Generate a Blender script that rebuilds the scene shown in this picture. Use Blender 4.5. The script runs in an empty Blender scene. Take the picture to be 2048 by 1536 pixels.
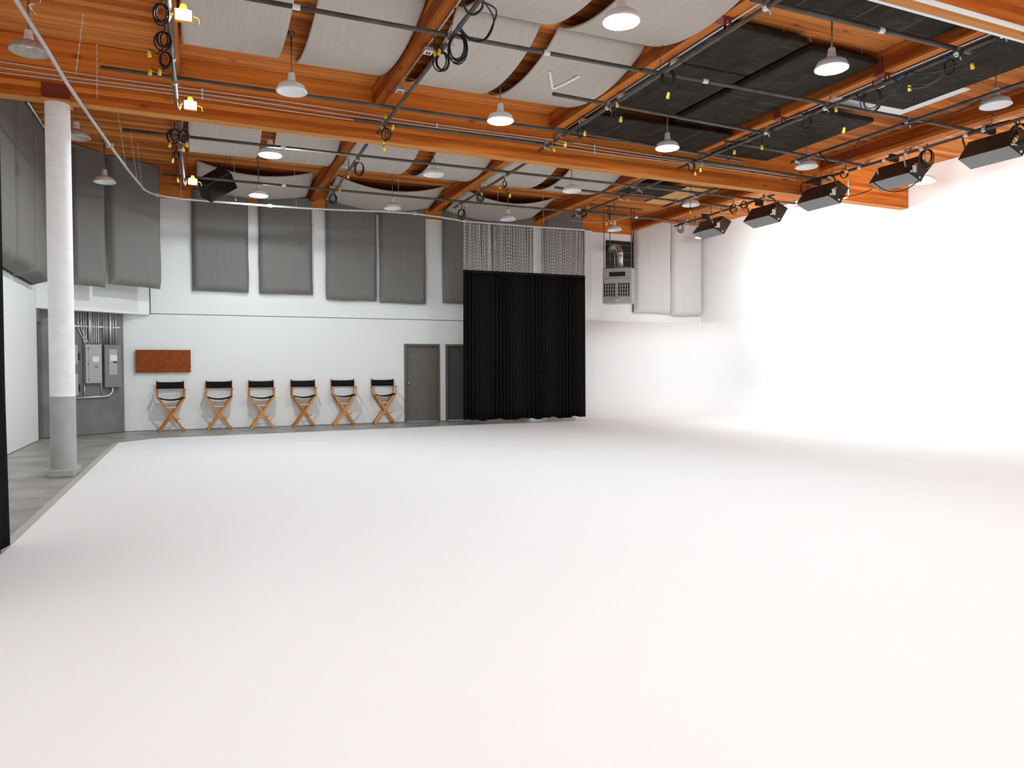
import bpy, math, random
from mathutils import Vector, Matrix
random.seed(7)
C = bpy.context.scene.collection
SC = bpy.context.scene
PI = math.pi

# ---------------------------------------------------------------- camera
cam = bpy.data.cameras.new('camera'); camo = bpy.data.objects.new('camera', cam); C.objects.link(camo)
cam.sensor_width = 36.0; cam.lens = 36.0 * 1466.6 / 2048.0; cam.clip_end = 200
_p, _r, _y = 0.0248, -0.0029, 0.4038
fw = Vector((math.sin(_y) * math.cos(_p), math.cos(_y) * math.cos(_p), -math.sin(_p)))
rt = Vector((math.cos(_y), -math.sin(_y), 0)); up = rt.cross(fw)
R_ = rt * math.cos(_r) + up * math.sin(_r); U_ = -rt * math.sin(_r) + up * math.cos(_r)
M = Matrix((R_, U_, -fw)).transposed().to_4x4(); M.translation = Vector((0, 0, 1.5))
camo.matrix_world = M
SC.camera = camo
# ---------------------------------------------------------------- world and exposure
W = bpy.data.worlds.new('world'); SC.world = W; W.use_nodes = True
W.node_tree.nodes['Background'].inputs[0].default_value = (0.79, 0.92, 1.0, 1)
W.node_tree.nodes['Background'].inputs[1].default_value = 1.0
SC.view_settings.view_transform = 'Standard'; SC.view_settings.look = 'None'
SC.view_settings.exposure = 0.0; SC.view_settings.gamma = 1.0; SC.view_settings.use_curve_mapping = False
SC.cycles.max_bounces = 8; SC.cycles.diffuse_bounces = 5; SC.cycles.use_denoising = True
SC.cycles.sample_clamp_indirect = 6.0
P_LIT, P_FLOOD, P_WORK = 206.0, 54.0, 7.0

# ---------------------------------------------------------------- materials
def nodes(name):
    m = bpy.data.materials.new(name); m.use_nodes = True
    n = m.node_tree; b = n.nodes['Principled BSDF']
    return m, n, b
def spec(b, v):
    b.inputs['Specular IOR Level'].default_value = v
def mat(name, col, rough=0.6, metal=0.0, var=0.0, scale=3.0, bump=0.0, bscale=40.0, stretch=(1, 1, 1), sp=0.3):
    m, n, b = nodes(name)
    b.inputs['Roughness'].default_value = rough; b.inputs['Metallic'].default_value = metal; spec(b, sp)
    b.inputs['Base Color'].default_value = (*col, 1)
    L = n.links.new
    if var or bump:
        g = n.nodes.new('ShaderNodeNewGeometry'); mp = n.nodes.new('ShaderNodeMapping'); mp.inputs['Scale'].default_value = stretch
        L(g.outputs['Position'], mp.inputs['Vector'])
    if var:
        t = n.nodes.new('ShaderNodeTexNoise'); t.inputs['Scale'].default_value = scale; t.inputs['Detail'].default_value = 6
        L(mp.outputs[0], t.inputs['Vector'])
        r = n.nodes.new('ShaderNodeValToRGB')
        r.color_ramp.elements[0].position = 0.3; r.color_ramp.elements[1].position = 0.7
        r.color_ramp.elements[0].color = (*[c * (1 - var) for c in col], 1); r.color_ramp.elements[1].color = (*[min(1, c * (1 + var)) for c in col], 1)
        L(t.outputs['Fac'], r.inputs[0]); L(r.outputs[0], b.inputs['Base Color'])
    if bump:
        t2 = n.nodes.new('ShaderNodeTexNoise'); t2.inputs['Scale'].default_value = bscale; t2.inputs['Detail'].default_value = 3
        L(mp.outputs[0], t2.inputs['Vector'])
        bp = n.nodes.new('ShaderNodeBump'); bp.inputs['Strength'].default_value = bump; bp.inputs['Distance'].default_value = 0.03
        L(t2.outputs['Fac'], bp.inputs['Height']); L(bp.outputs[0], b.inputs['Normal'])
    return m
def emis(name, col, s):
    m, n, b = nodes(name)
    b.inputs['Base Color'].default_value = (*col, 1); b.inputs['Emission Color'].default_value = (*col, 1); b.inputs['Emission Strength'].default_value = s
    return m
def wood(name, grain, cross, width, dark, light, groove=0.5, knots=0.6):
    """boards running along axis `grain`, laid side by side along axis `cross`; each board a little different, fine stretched grain, dark knots"""
    m, n, b = nodes(name); L = n.links.new
    b.inputs['Roughness'].default_value = 0.6; spec(b, 0.04)
    g = n.nodes.new('ShaderNodeNewGeometry'); s = n.nodes.new('ShaderNodeSeparateXYZ'); L(g.outputs['Position'], s.inputs[0])
    def math_(op, a, bb=None):
        k = n.nodes.new('ShaderNodeMath'); k.operation = op
        for i, v in enumerate((a, bb)):
            if v is None: continue
            if isinstance(v, (int, float)): k.inputs[i].default_value = v
            else: L(v, k.inputs[i])
        return k.outputs[0]
    c = math_('DIVIDE', s.outputs[cross], width); fl = math_('FLOOR', c); fr = math_('FRACT', c)
    wn = n.nodes.new('ShaderNodeTexWhiteNoise'); wn.noise_dimensions = '1D'; L(fl, wn.inputs['W'])
    mp = n.nodes.new('ShaderNodeMapping'); sc = [9.0, 9.0, 9.0]; sc['XYZ'.index(grain)] = 0.55; mp.inputs['Scale'].default_value = sc
    L(g.outputs['Position'], mp.inputs['Vector'])
    cv = n.nodes.new('ShaderNodeCombineXYZ'); off = math_('MULTIPLY', wn.outputs['Value'], 37.0)
    for i in range(3): L(off, cv.inputs[i])
    ad = n.nodes.new('ShaderNodeVectorMath'); ad.operation = 'ADD'; L(mp.outputs[0], ad.inputs[0]); L(cv.outputs[0], ad.inputs[1])
    t = n.nodes.new('ShaderNodeTexNoise'); t.inputs['Scale'].default_value = 1.3; t.inputs['Detail'].default_value = 7; t.inputs['Roughness'].default_value = 0.6
    L(ad.outputs[0], t.inputs['Vector'])
    f = math_('ADD', math_('MULTIPLY', t.outputs['Fac'], 0.75), math_('MULTIPLY', wn.outputs['Value'], 0.35))
    r = n.nodes.new('ShaderNodeValToRGB'); r.color_ramp.elements[0].position = 0.36; r.color_ramp.elements[1].position = 0.72
    r.color_ramp.elements[0].color = (*dark, 1); r.color_ramp.elements[1].color = (*light, 1); L(f, r.inputs[0])
    # knots
    mk = n.nodes.new('ShaderNodeMapping'); ks = [3.4, 3.4, 3.4]; ks['XYZ'.index(grain)] = 1.5; mk.inputs['Scale'].default_value = ks
    L(g.outputs['Position'], mk.inputs['Vector'])
    vo = n.nodes.new('ShaderNodeTexVoronoi'); vo.inputs['Scale'].default_value = 1.0; vo.inputs['Randomness'].default_value = 1.0; L(mk.outputs[0], vo.inputs['Vector'])
    kr = n.nodes.new('ShaderNodeMapRange'); kr.inputs['From Min'].default_value = 0.06; kr.inputs['From Max'].default_value = 0.15
    kr.inputs['To Min'].default_value = knots; kr.inputs['To Max'].default_value = 0.0; L(vo.outputs['Distance'], kr.inputs['Value'])
    mx = n.nodes.new('ShaderNodeMixRGB'); mx.inputs[2].default_value = (dark[0] * .25, dark[1] * .2, dark[2] * .2, 1); L(kr.outputs[0], mx.inputs[0]); L(r.outputs[0], mx.inputs[1])
    # joints
    e = math_('LESS_THAN', math_('MINIMUM', fr, math_('SUBTRACT', 1.0, fr)), 0.035)
    mg = n.nodes.new('ShaderNodeMixRGB'); mg.inputs[2].default_value = (dark[0] * .35, dark[1] * .3, dark[2] * .3, 1)
    L(math_('MULTIPLY', e, groove), mg.inputs[0]); L(mx.outputs[0], mg.inputs[1]); L(mg.outputs[0], b.inputs['Base Color'])
    return m

M_DECK = wood('deck_planks', 'X', 'Y', 0.15, (0.36, 0.088, 0.016), (0.70, 0.26, 0.070), 0.55)
M_BEAM = wood('glulam', 'X', 'Z', 0.076, (0.42, 0.088, 0.013), (0.76, 0.25, 0.046), 0.25)
M_JOIST = wood('joist_wood', 'Y', 'Z', 0.09, (0.28, 0.064, 0.012), (0.58, 0.185, 0.038), 0.2)
M_PALEWOOD = wood('pale_underside', 'X', 'Y', 0.25, (0.50, 0.19, 0.045), (0.70, 0.34, 0.11), 0.0, 0.5)
M_CHAIR = wood('chair_wood', 'Z', 'X', 0.5, (0.52, 0.20, 0.05), (0.68, 0.32, 0.10), 0.0, 0.0)
M_PLY = wood('plywood', 'Y', 'X', 1.2, (0.62, 0.34, 0.14), (0.72, 0.42, 0.19), 0.2, 0.3)
M_CORK = mat('cork', (0.25, 0.058, 0.010), 0.9, var=0.22, scale=14)
M_WHITE = mat('white_paint', (0.86, 0.86, 0.85), 0.55, var=0.012, scale=0.7, sp=0.15)
M_CYC = mat('cyclorama_paint', (0.875, 0.875, 0.872), 0.6, var=0.008, scale=0.35, sp=0.1)
M_CONC = mat('concrete', (0.33, 0.32, 0.30), 0.38, var=0.34, scale=1.6, bump=0.05, bscale=30, sp=0.4)
M_STRIP = mat('grey_border', (0.50, 0.49, 0.46), 0.6, var=0.05)
M_GREYWALL = mat('grey_wall_paint', (0.20, 0.19, 0.18), 0.6, var=0.18, scale=2.2)
M_GREYDOOR = mat('grey_door_paint', (0.155, 0.135, 0.115), 0.45, var=0.06)
M_DARKDOOR = mat('dark_door_paint', (0.085, 0.083, 0.078), 0.45, var=0.05)
M_FRAME = mat('door_frame_paint', (0.15, 0.125, 0.10), 0.5)
M_COLW = mat('column_white', (0.84, 0.835, 0.83), 0.7, var=0.05, scale=6, bump=0.08, bscale=25)
M_COLG = mat('column_grey', (0.40, 0.39, 0.38), 0.6, var=0.1, scale=5, bump=0.1, bscale=25)
M_SAIL = mat('ceiling_fabric', (0.52, 0.465, 0.415), 0.9, var=0.05, scale=1.5, bump=0.28, bscale=1.0, stretch=(18, 0.8, 3), sp=0.05)
M_PADF = mat('wall_fabric', (0.20, 0.190, 0.178), 0.9, var=0.05, scale=2, bump=0.10, bscale=1.0, stretch=(11, 11, 0.7), sp=0.05)
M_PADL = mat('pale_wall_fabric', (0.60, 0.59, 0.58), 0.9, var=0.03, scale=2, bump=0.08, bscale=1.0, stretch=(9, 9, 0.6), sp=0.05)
M_BLACKP = mat('black_panel', (0.030, 0.0245, 0.019), 0.8, var=0.35, scale=5, stretch=(1, .35, 1), sp=0.1)
def scuffs(m):
    n = m.node_tree; b = n.nodes['Principled BSDF']; L = n.links.new
    g = n.nodes.new('ShaderNodeNewGeometry'); mp = n.nodes.new('ShaderNodeMapping'); mp.inputs['Scale'].default_value = (1.1, 7, 3); mp.inputs['Rotation'].default_value = (0, 0, .35)
    t = n.nodes.new('ShaderNodeTexNoise'); t.inputs['Scale'].default_value = 1.6; t.inputs['Detail'].default_value = 9; t.inputs['Roughness'].default_value = .7
    r = n.nodes.new('ShaderNodeMapRange'); r.inputs['From Min'].default_value = .56; r.inputs['From Max'].default_value = .76; r.inputs['To Max'].default_value = .8
    x = n.nodes.new('ShaderNodeMixRGB'); x.inputs[2].default_value = (.13, .12, .11, 1)
    src = b.inputs['Base Color'].links[0].from_socket
    L(g.outputs['Position'], mp.inputs['Vector']); L(mp.outputs[0], t.inputs['Vector']); L(t.outputs['Fac'], r.inputs['Value']); L(r.outputs[0], x.inputs[0]); L(src, x.inputs[1]); L(x.outputs[0], b.inputs['Base Color'])
scuffs(M_BLACKP)
M_DRAPE = mat('black_drape', (0.008, 0.0075, 0.007), 0.95, sp=0.03)
M_BLACK = mat('black_fabric', (0.012, 0.010, 0.009), 0.85, sp=0.1)
M_CABLE = mat('cable_black', (0.014, 0.013, 0.012), 0.5)
M_PIPE = mat('grid_pipe_steel', (0.105, 0.090, 0.075), 0.5, 0.3, var=0.3, scale=5)
M_GALV = mat('galvanised', (0.62, 0.62, 0.62), 0.35, 0.75)
M_STEELW = mat('white_conduit', (0.66, 0.64, 0.61), 0.4, 0.3)
M_RAIL = mat('rail_steel', (0.60, 0.58, 0.55), 0.4, 0.5)
M_CHAIN = mat('chain_steel', (0.74, 0.72, 0.69), 0.5, 0.15)
M_RUST = mat('oxide_red_steel', (0.20, 0.035, 0.018), 0.55)
M_YEL = mat('yellow_plastic', (0.80, 0.55, 0.03), 0.45)
M_AMBER = mat('amber_plastic', (0.75, 0.36, 0.03), 0.5)
M_ORANGE = mat('orange_tie', (0.80, 0.12, 0.02), 0.5)
M_BLUE = mat('blue_tape', (0.02, 0.05, 0.5), 0.5)
M_TAPE = mat('white_tape', (0.80, 0.80, 0.78), 0.6)
M_ENAMEL = mat('white_enamel', (0.91, 0.91, 0.905), 0.3, sp=0.5)
M_GRIME = mat('dusty_enamel', (0.52, 0.47, 0.40), 0.6, var=0.22, scale=14)
M_ROD = mat('lamp_rod', (0.20, 0.17, 0.12), 0.5, 0.4)
M_BULB = emis('lit_bulb', (1.0, 0.92, 0.80), 30.0)
M_BULBOFF = mat('opal_bulb', (0.82, 0.81, 0.79), 0.3)
M_LED = emis('lit_work_panel', (1.0, 0.98, 0.95), 14.0)
M_TUBE = emis('flood_tubes', (1.0, 0.98, 0.95), 3.0)
M_FIXT = mat('fixture_brown_black', (0.052, 0.042, 0.034), 0.4, 0.3, var=0.3, scale=6)
M_FIXLIT = mat('fixture_floor_lit', (0.20, 0.195, 0.19), 0.4, 0.4)  # floor light on the flood undersides, put into the colour as a lighter grey
M_PANELG = mat('breaker_grey', (0.42, 0.42, 0.41), 0.5, 0.1)
M_PANELD = mat('breaker_dark_grey', (0.22, 0.22, 0.22), 0.5, 0.1)
M_HEAT = mat('heater_grey', (0.42, 0.41, 0.39), 0.45, 0.3)
M_DARK = mat('dark_recess', (0.02, 0.018, 0.016), 0.7)
M_SPK = mat('speaker_black', (0.022, 0.016, 0.013), 0.6)
M_BRASS = mat('pale_brass', (0.72, 0.60, 0.38), 0.4, 0.4)

# ---------------------------------------------------------------- mesh helpers
class MB:
    def __init__(s): s.v = []; s.f = []
    def add(s, v, f):
        o = len(s.v); s.v += [tuple(q) for q in v]; s.f += [tuple(i + o for i in q) for q in f]; return s
    def box(s, a, b):
        (x0, y0, z0), (x1, y1, z1) = a, b
        return s.add([(x0, y0, z0), (x1, y0, z0), (x1, y1, z0), (x0, y1, z0), (x0, y0, z1), (x1, y0, z1), (x1, y1, z1), (x0, y1, z1)],
                     [(3, 2, 1, 0), (4, 5, 6, 7), (0, 1, 5, 4), (1, 2, 6, 5), (2, 3, 7, 6), (3, 0, 4, 7)])
    def obox(s, p, q, w, h, upv=(0, 0, 1)):
        """bar of section w x h from p to q"""
        p = Vector(p); q = Vector(q); d = (q - p).normalized(); u = Vector(upv)
        sd = d.cross(u)
        if sd.length < 1e-4: sd = d.cross(Vector((1, 0, 0)))
        sd.normalize(); u = sd.cross(d)
        vs = [e + sd * (w / 2 * i) + u * (h / 2 * j) for e in (p, q) for i, j in ((-1, -1), (1, -1), (1, 1), (-1, 1))]
        return s.add(vs, [(3, 2, 1, 0), (4, 5, 6, 7), (0, 1, 5, 4), (1, 2, 6, 5), (2, 3, 7, 6), (3, 0, 4, 7)])
    def tube(s, pts, r, n=8, cap=True):
        pts = [Vector(p) for p in pts]; rings = []; prev = None
        for i, p in enumerate(pts):
            d = (pts[min(i + 1, len(pts) - 1)] - pts[max(i - 1, 0)])
            d = d.normalized() if d.length > 1e-9 else Vector((0, 0, 1))
            if prev is None:
                a = Vector((0, 0, 1)) if abs(d.z) < 0.9 else Vector((1, 0, 0)); u = d.cross(a).normalized()
            else:
                u = prev - d * prev.dot(d)
                u = u.normalized() if u.length > 1e-6 else d.orthogonal().normalized()
            prev = u; w = d.cross(u); rr = r[i] if isinstance(r, (list, tuple)) else r
            rings.append([p + (u * math.cos(2 * PI * k / n) + w * math.sin(2 * PI * k / n)) * rr for k in range(n)])
        vs = [q for g in rings for q in g]; fs = []
        for i in range(len(pts) - 1):
            for k in range(n):
                a, b = i * n + k, i * n + (k + 1) % n
                fs.append((a, b, b + n, a + n))
        if cap: fs += [tuple(reversed(range(n))), tuple(range((len(pts) - 1) * n, len(pts) * n))]
        return s.add(vs, fs)
    def lathe(s, prof, c=(0, 0, 0), n=28):
        vs = [(c[0] + r * math.cos(2 * PI * k / n), c[1] + r * math.sin(2 * PI * k / n), c[2] + z) for r, z in prof for k in range(n)]
        fs = [(i * n + k, i * n + (k + 1) % n, (i + 1) * n + (k + 1) % n, (i + 1) * n + k) for i in range(len(prof) - 1) for k in range(n)]
        return s.add(vs, fs)
    def prism(s, poly, y0, y1):
        """x,z outline pulled along y"""
        n = len(poly); vs = [(x, y0, z) for x, z in poly] + [(x, y1, z) for x, z in poly]
        return s.add(vs, [tuple(range(n)), tuple(reversed(range(n, 2 * n)))] + [(i, i + n, (i + 1) % n + n, (i + 1) % n) for i in range(n)])
    def slab(s, poly, z0, z1):
        n = len(poly); vs = [(x, y, z0) for x, y in poly] + [(x, y, z1) for x, y in poly]
        return s.add(vs, [tuple(reversed(range(n))), tuple(range(n, 2 * n))] + [(i, (i + 1) % n, (i + 1) % n + n, i + n) for i in range(n)])
    def grid(s, fn, nu, nv):
        vs = [fn(i / nu, j / nv) for j in range(nv + 1) for i in range(nu + 1)]
        return s.add(vs, [(j * (nu + 1) + i, j * (nu + 1) + i + 1, (j + 1) * (nu + 1) + i + 1, (j + 1) * (nu + 1) + i) for j in range(nv) for i in range(nu)])
    def build(s, name, m, parent=None, loc=(0, 0, 0), rz=0.0, smooth=False, bevel=0.0, solid=0.0):
        me = bpy.data.meshes.new(name); me.from_pydata(s.v, [], s.f); me.update(); me.materials.append(m)
        if smooth:
            for p in me.polygons: p.use_smooth = True
        o = bpy.data.objects.new(name, me); C.objects.link(o); o.location = loc; o.rotation_euler = (0, 0, rz)
        if parent: o.parent = parent
        if solid:
            k = o.modifiers.new('solid', 'SOLIDIFY'); k.thickness = solid; k.offset = 0
        if bevel:
            k = o.modifiers.new('bev', 'BEVEL'); k.width = bevel; k.segments = 2; k.limit_method = 'ANGLE'
        return o
def tag(o, label=None, cat=None, group=None, kind=None):
    if label: o['label'] = label
    if cat: o['category'] = cat
    if group: o['group'] = group
    if kind: o['kind'] = kind
    return o
def thing(name, label, cat, loc=(0, 0, 0), rz=0.0, group=None):
    o = bpy.data.objects.new(name, None); C.objects.link(o); o.location = loc; o.rotation_euler = (0, 0, rz); o.empty_display_size = 0.1
    return tag(o, label, cat, group)
def struct(o, label=None): return tag(o, label, kind='structure')
def dup(root, loc, rz=None, label=None):
    r = root.copy(); C.objects.link(r); r.location = loc
    if rz is not None: r.rotation_euler = (0, 0, rz)
    if label: r['label'] = label
    for ch in list(root.children):
        c = ch.copy(); C.objects.link(c); c.parent = r
        for g in list(ch.children):
            d = g.copy(); C.objects.link(d); d.parent = c
    return r
def slope(x): return -0.008 * (x + 2.4)          # the roof falls gently along the beams
def deckz(x): return 6.03 + slope(x)

# ================================================================= LARGE STRUCTURE
# concrete slab of the whole building
struct(MB().slab([(-3.4, -5), (15.4, -5), (15.4, 19.7), (-3.4, 19.7)], -0.12, -0.012).build('floor', M_CONC))
# white cyclorama floor, its cove, the low cove wall at the far end and the lower part of the side cove: one painted shell
XW, YB, RC, RK = 14.85, 19.0, 1.1, 1.6            # side wall x, far cove wall y, cove radius, corner radius
def cyc():
    mb = MB()
    path = [(8.62 + (XW - RK - 8.62) * i / 6, YB, 0.0, 1.0) for i in range(7)]
    path += [(XW - RK + RK * math.sin(a), YB - RK + RK * math.cos(a), math.sin(a), math.cos(a)) for a in [PI / 2 * i / 10 for i in range(1, 11)]]
    path += [(XW, YB - RK - (YB - RK + 5) * i / 12, 1.0, 0.0) for i in range(1, 13)]
    NP = 12
    prof = [(RC * (1 - math.sin(PI / 2 * k / NP)), RC * (1 - math.cos(PI / 2 * k / NP))) for k in range(NP + 1)] + [(0, 1.9), (0, 2.82)]
    vs = []
    for (x, y, nx, ny) in path:
        for d, z in prof: vs.append((x - nx * d, y - ny * d, z))
    m = len(prof); fs = [((i + 1) * m + k, i * m + k, i * m + k + 1, (i + 1) * m + k + 1) for i in range(len(path) - 1) for k in range(m - 1)]
    # ledge on top of the low far wall and round the corner
    b0 = len(vs)
    for (x, y, nx, ny) in path[:17]:
        vs.append((min(x + nx * 0.30, XW), 19.34, 2.82) if ny > 0.02 else (XW, y, 2.82))
    for i in range(16): fs.append(((i) * m + m - 1, b0 + i, b0 + i + 1, (i + 1) * m + m - 1))
    mb.add(vs, fs)
    inner = [(x - nx * RC, y - ny * RC) for x, y, nx, ny in path]
    poly = [(-1.47, -5.0), (-1.47, 16.40), (-0.77, 17.10), (4.47, 17.38), (7.80, 17.72), (8.62, 18.5)] + [q for q in inner if q[0] > 8.3]
    poly = poly[:5] + [(8.5, inner[0][1])] + inner
    mb.add([(x, y, 0.0) for x, y in poly], [tuple(reversed(range(len(poly))))])
    return mb
o = struct(cyc().build('floor', M_CYC, smooth=True)); o.data.update()
# end face of the low cove wall
struct(MB().box((8.60, 18.99, 0), (8.66, 19.33, 2.82)).build('trim_1', M_WHITE))
# grey bevelled border along the side edge of the white floor
struct(MB().add([(-1.47, -5, 0.001), (-1.47, 16.40, 0.001), (-1.57, 16.46, -0.011), (-1.57, -5, -0.011)], [(0, 1, 2, 3)]).build('trim_2', M_STRIP))
# walls
struct(MB().box((XW + .001, -5, 2.82), (XW + 0.2, 19.5, 6.3)).build('wall_right', M_WHITE))
struct(MB().box((XW + .004, -5, 0), (XW + 0.2, 19.5, 2.82)).build('wall_right_lower', M_WHITE))
struct(MB().box((-1.04, 19.30, 2.765), (XW + .2, 19.5, 6.3)).build('wall_back', M_WHITE))
lw = MB()
for x0, x1, z0, z1 in ((-1.62, 5.08, 0, 2.745), (5.08, 6.08, 2.10, 2.745), (6.08, 6.24, 0, 2.745), (6.24, 7.24, 2.10, 2.745), (7.24, 8.7, 0, 2.745)):
    lw.box((x0, 19.27, z0), (x1, 19.5, z1))
struct(lw.build('wall_back_lower', M_WHITE))
struct(MB().box((-1.62, 19.31, 2.70), (8.7, 19.45, 2.80)).build('trim_3', M_FRAME))
struct(MB().box((-3.25, -5, 0), (-3.05, 17.70, 6.3)).build('wall_left', M_WHITE))
struct(MB().box((-3.25, 17.70, 2.70), (-3.05, 17.76, 6.3)).build('wall_left_upper', M_WHITE))
struct(MB().slab([(-3.05, 17.72), (-1.03, 19.19), (-1.03, 19.5), (-3.25, 19.5), (-3.25, 17.72)], 2.72, 6.3).build('wall_corner', M_WHITE))
struct(MB().box((-1.035, 19.17, 2.73), (-1.02, 19.30, 5.5)).build('trim_4', M_FRAME))
# grey service recess under the corner wall
struct(MB().slab([(-3.05, 18.23), (-1.6, 19.07), (-1.6, 19.5), (-3.25, 19.5), (-3.25, 18.23)], 0, 2.72).build('wall_recess', M_GREYWALL))
struct(MB().box((-3.25, 17.70, 2.44), (-3.03, 18.3, 2.72)).build('lintel_recess', M_GREYWALL))
d3 = thing('door_3', 'plain grey metal door in the recess beside the white column', 'door', (-3.05, 17.98, 0)); d3['kind'] = 'structure'
MB().box((-.14, -.24, 0.01), (-.06, .22, 2.40)).build('door_leaf', M_GREYDOOR, d3)
MB().box((-.12, -.275, 0), (.012, -.235, 2.44)).build('door_frame', M_FRAME, d3)
MB().box((-.15, -.1, 0.95), (-.02, -.07, 0.98)).build('door_handle', M_GALV, d3)
# doors in the lower wall
def door(name, x0, m, label, knob):
    d = thing(name, label, 'door', (x0, 19.27, 0)); d['kind'] = 'structure'
    MB().box((.06, .06, .012), (.94, .10, 2.04)).build('door_leaf', m, d, bevel=.004)
    f = MB(); f.box((0, -.025, 0), (.06, .2, 2.10)); f.box((.94, -.025, 0), (1.0, .2, 2.10)); f.box((.06, -.025, 2.04), (.94, .2, 2.10)); f.build('door_frame', M_FRAME, d)
    if knob:
        k = MB(); k.lathe([(0, .085), (.025, .08), (.032, .06), (.022, .035), (.012, .03), (.012, .008), (.03, .006), (.03, 0)], n=14)
        k.v = [(x + .13, .06 - z, y + 1.04) for x, y, z in k.v]; k.build('door_knob', M_GALV, d, smooth=True)
        MB().box((.06, .02, 0), (.94, .14, .012)).build('threshold', M_GALV, d)
    struct(MB().box((x0 + .06, 19.40, 0), (x0 + .94, 19.45, 2.1)).build('wall_back_door_backing', M_DARK))
door('door_1', 5.08, M_GREYDOOR, 'brown-grey flush door with a small chrome knob', True)
door('door_2', 6.24, M_DARKDOOR, 'dark grey flush door half covered by the black drape', False)
# roof deck, main beams, joists
dk = MB(); dk.add([(x, y, deckz(x) + t) for t in (0, .12) for x, y in ((-3.2, -5), (15.0, -5), (15.0, 19.5), (-3.2, 19.5))],
                  [(3, 2, 1, 0)[::-1], (4, 5, 6, 7), (0, 1, 5, 4), (1, 2, 6, 5), (2, 3, 7, 6), (3, 0, 4, 7)])
struct(dk.build('ceiling', M_DECK))
def beam(y0, y1, name='roof_beam', x0=-3.04, x1=14.84, zb=5.19):
    b = MB(); v = [(x, y, zb + slope(x)) for x, y in ((x0, y0), (x1, y0), (x1, y1), (x0, y1))] + [(x, y, deckz(x) - .002) for x, y in ((x0, y0), (x1, y0), (x1, y1), (x0, y1))]
    b.add(v, [(3, 2, 1, 0), (4, 5, 6, 7), (0, 1, 5, 4), (1, 2, 6, 5), (2, 3, 7, 6), (3, 0, 4, 7)])
    return struct(b.build(name, M_BEAM, bevel=.006))
beam(11.84, 12.04); beam(5.16, 5.36)
for y in (11.838, 5.158):   # thin paler layer along the underside of the two beams
    b = MB(); b.add([(x, yy, z + slope(x)) for z in (5.178, 5.189) for x, yy in ((-3.04, y), (14.84, y), (14.84, y + .204), (-3.04, y + .204))],
                    [(3, 2, 1, 0), (4, 5, 6, 7), (0, 1, 5, 4), (1, 2, 6, 5), (2, 3, 7, 6), (3, 0, 4, 7)])
    struct(b.build('roof_beam_facing', M_PALEWOOD))
for y in (5.150, 5.330):    # flaking white paint along both lower edges of the near beam
    b = MB(); b.add([(x, yy, z + slope(x)) for z in (5.172, 5.205) for x, yy in ((4, y), (14.84, y), (14.84, y + .038), (4, y + .038))],
                    [(3, 2, 1, 0), (4, 5, 6, 7), (0, 1, 5, 4), (1, 2, 6, 5), (2, 3, 7, 6), (3, 0, 4, 7)])
    struct(b.build('trim_5', M_TAPE))
b = MB(); b.add([(x, y, z) for z0 in (0, 1) for x, y, z in [(xx, yy, (deckz(xx) - .003) if z0 else 5.49) for xx, yy in ((-1.04, 19.22), (14.84, 19.22), (14.84, 19.31), (-1.04, 19.31))]],
                [(3, 2, 1, 0), (4, 5, 6, 7), (0, 1, 5, 4), (1, 2, 6, 5), (2, 3, 7, 6), (3, 0, 4, 7)])
struct(b.build('wall_back_beam', M_BEAM))
JX = [-.26, 2.70, 5.86, 9.02, 12.26]
for x in JX:
    for y0, y1 in ((5.365, 11.835), (12.045, 19.21)):
        zb = 5.72 + slope(x)
        struct(MB().box((x - .075, y0, zb), (x + .075, y1, deckz(x) - .004)).build('roof_beam', M_JOIST, bevel=.005))
for x in (JX[2], JX[3]):    # pale underside of joists lit from below is the same timber; steel wall-hung post behind the drape
    pass
struct(MB().box((10.52, 19.12, 2.79), (10.76, 19.31, 5.49)).build('trim_6', M_WHITE))
# column under the main beam
col = thing('column', 'round white concrete column with a grey painted foot under the main beam', 'column', (-1.76, 11.95, 0)); col['kind'] = 'structure'
MB().lathe([(.158, 1.09), (.156, 3.0), (.154, 5.17)], n=40).build('shaft', M_COLW, col, smooth=True)
MB().lathe([(.160, .085), (.158, 1.09)], n=40).build('painted_foot', M_COLG, col, smooth=True)
MB().box((-.165, -.30, -.012), (.165, .34, .085)).build('plinth', M_COLG, col, bevel=.01)
MB().box((-.17, -.17, 5.155), (.17, .17, 5.185)).build('cap_plate', M_PALEWOOD, col)
MB().box((-.17, -.13, 5.185), (.17, .11, 5.40)).build('steel_saddle', M_RUST, col)

# ================================================================= CEILING FABRIC AND PANELS
def sail(x0, x1, y0, y1, sag, label, skew=0.0):
    zt = deckz((x0 + x1) / 2) - .02
    def fn(u, v):
        x = x0 + (x1 - x0) * u; y = y0 + (y1 - y0) * v
        s = sag * (1 + skew * (u - .5)) * (4 * v * (1 - v)) ** .8
        return (x, y, zt - s - .0015 * math.sin(u * 43 + v * 3) * (4 * v * (1 - v)))
    g = MB().grid(fn, 40, 28).build('fabric_sail', M_SAIL, smooth=True, solid=.025)
    return tag(g, label, 'fabric panel', 'grey fabric sails slung under the roof deck')
YA = [(11.25, 8.70), (8.68, 6.05)]
sail(-.15, 1.10, 11.22, 8.70, .20, 'grey sail next to the lit yellow work lamp, in front of the main beam')
sail(1.36, 2.60, 11.24, 8.70, .22, 'grey sail between a lamp rod and the first joist with coiled cables')
sail(-.15, 1.10, 8.68, 6.2, .22, 'grey sail at the top frame edge above the first pipe')
sail(1.36, 2.60, 8.68, 6.2, .22, 'grey sail overhead beside the joist carrying the biggest cable coil')
sail(3.00, 4.15, 11.25, 8.72, .30, 'pale sail directly behind the biggest black cable coil')
sail(4.40, 5.76, 11.27, 8.72, .27, 'pale sail marked with a white tape V')
sail(3.00, 4.15, 8.69, 6.1, .31, 'pale sail above the biggest cable coil, nearer the camera')
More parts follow.
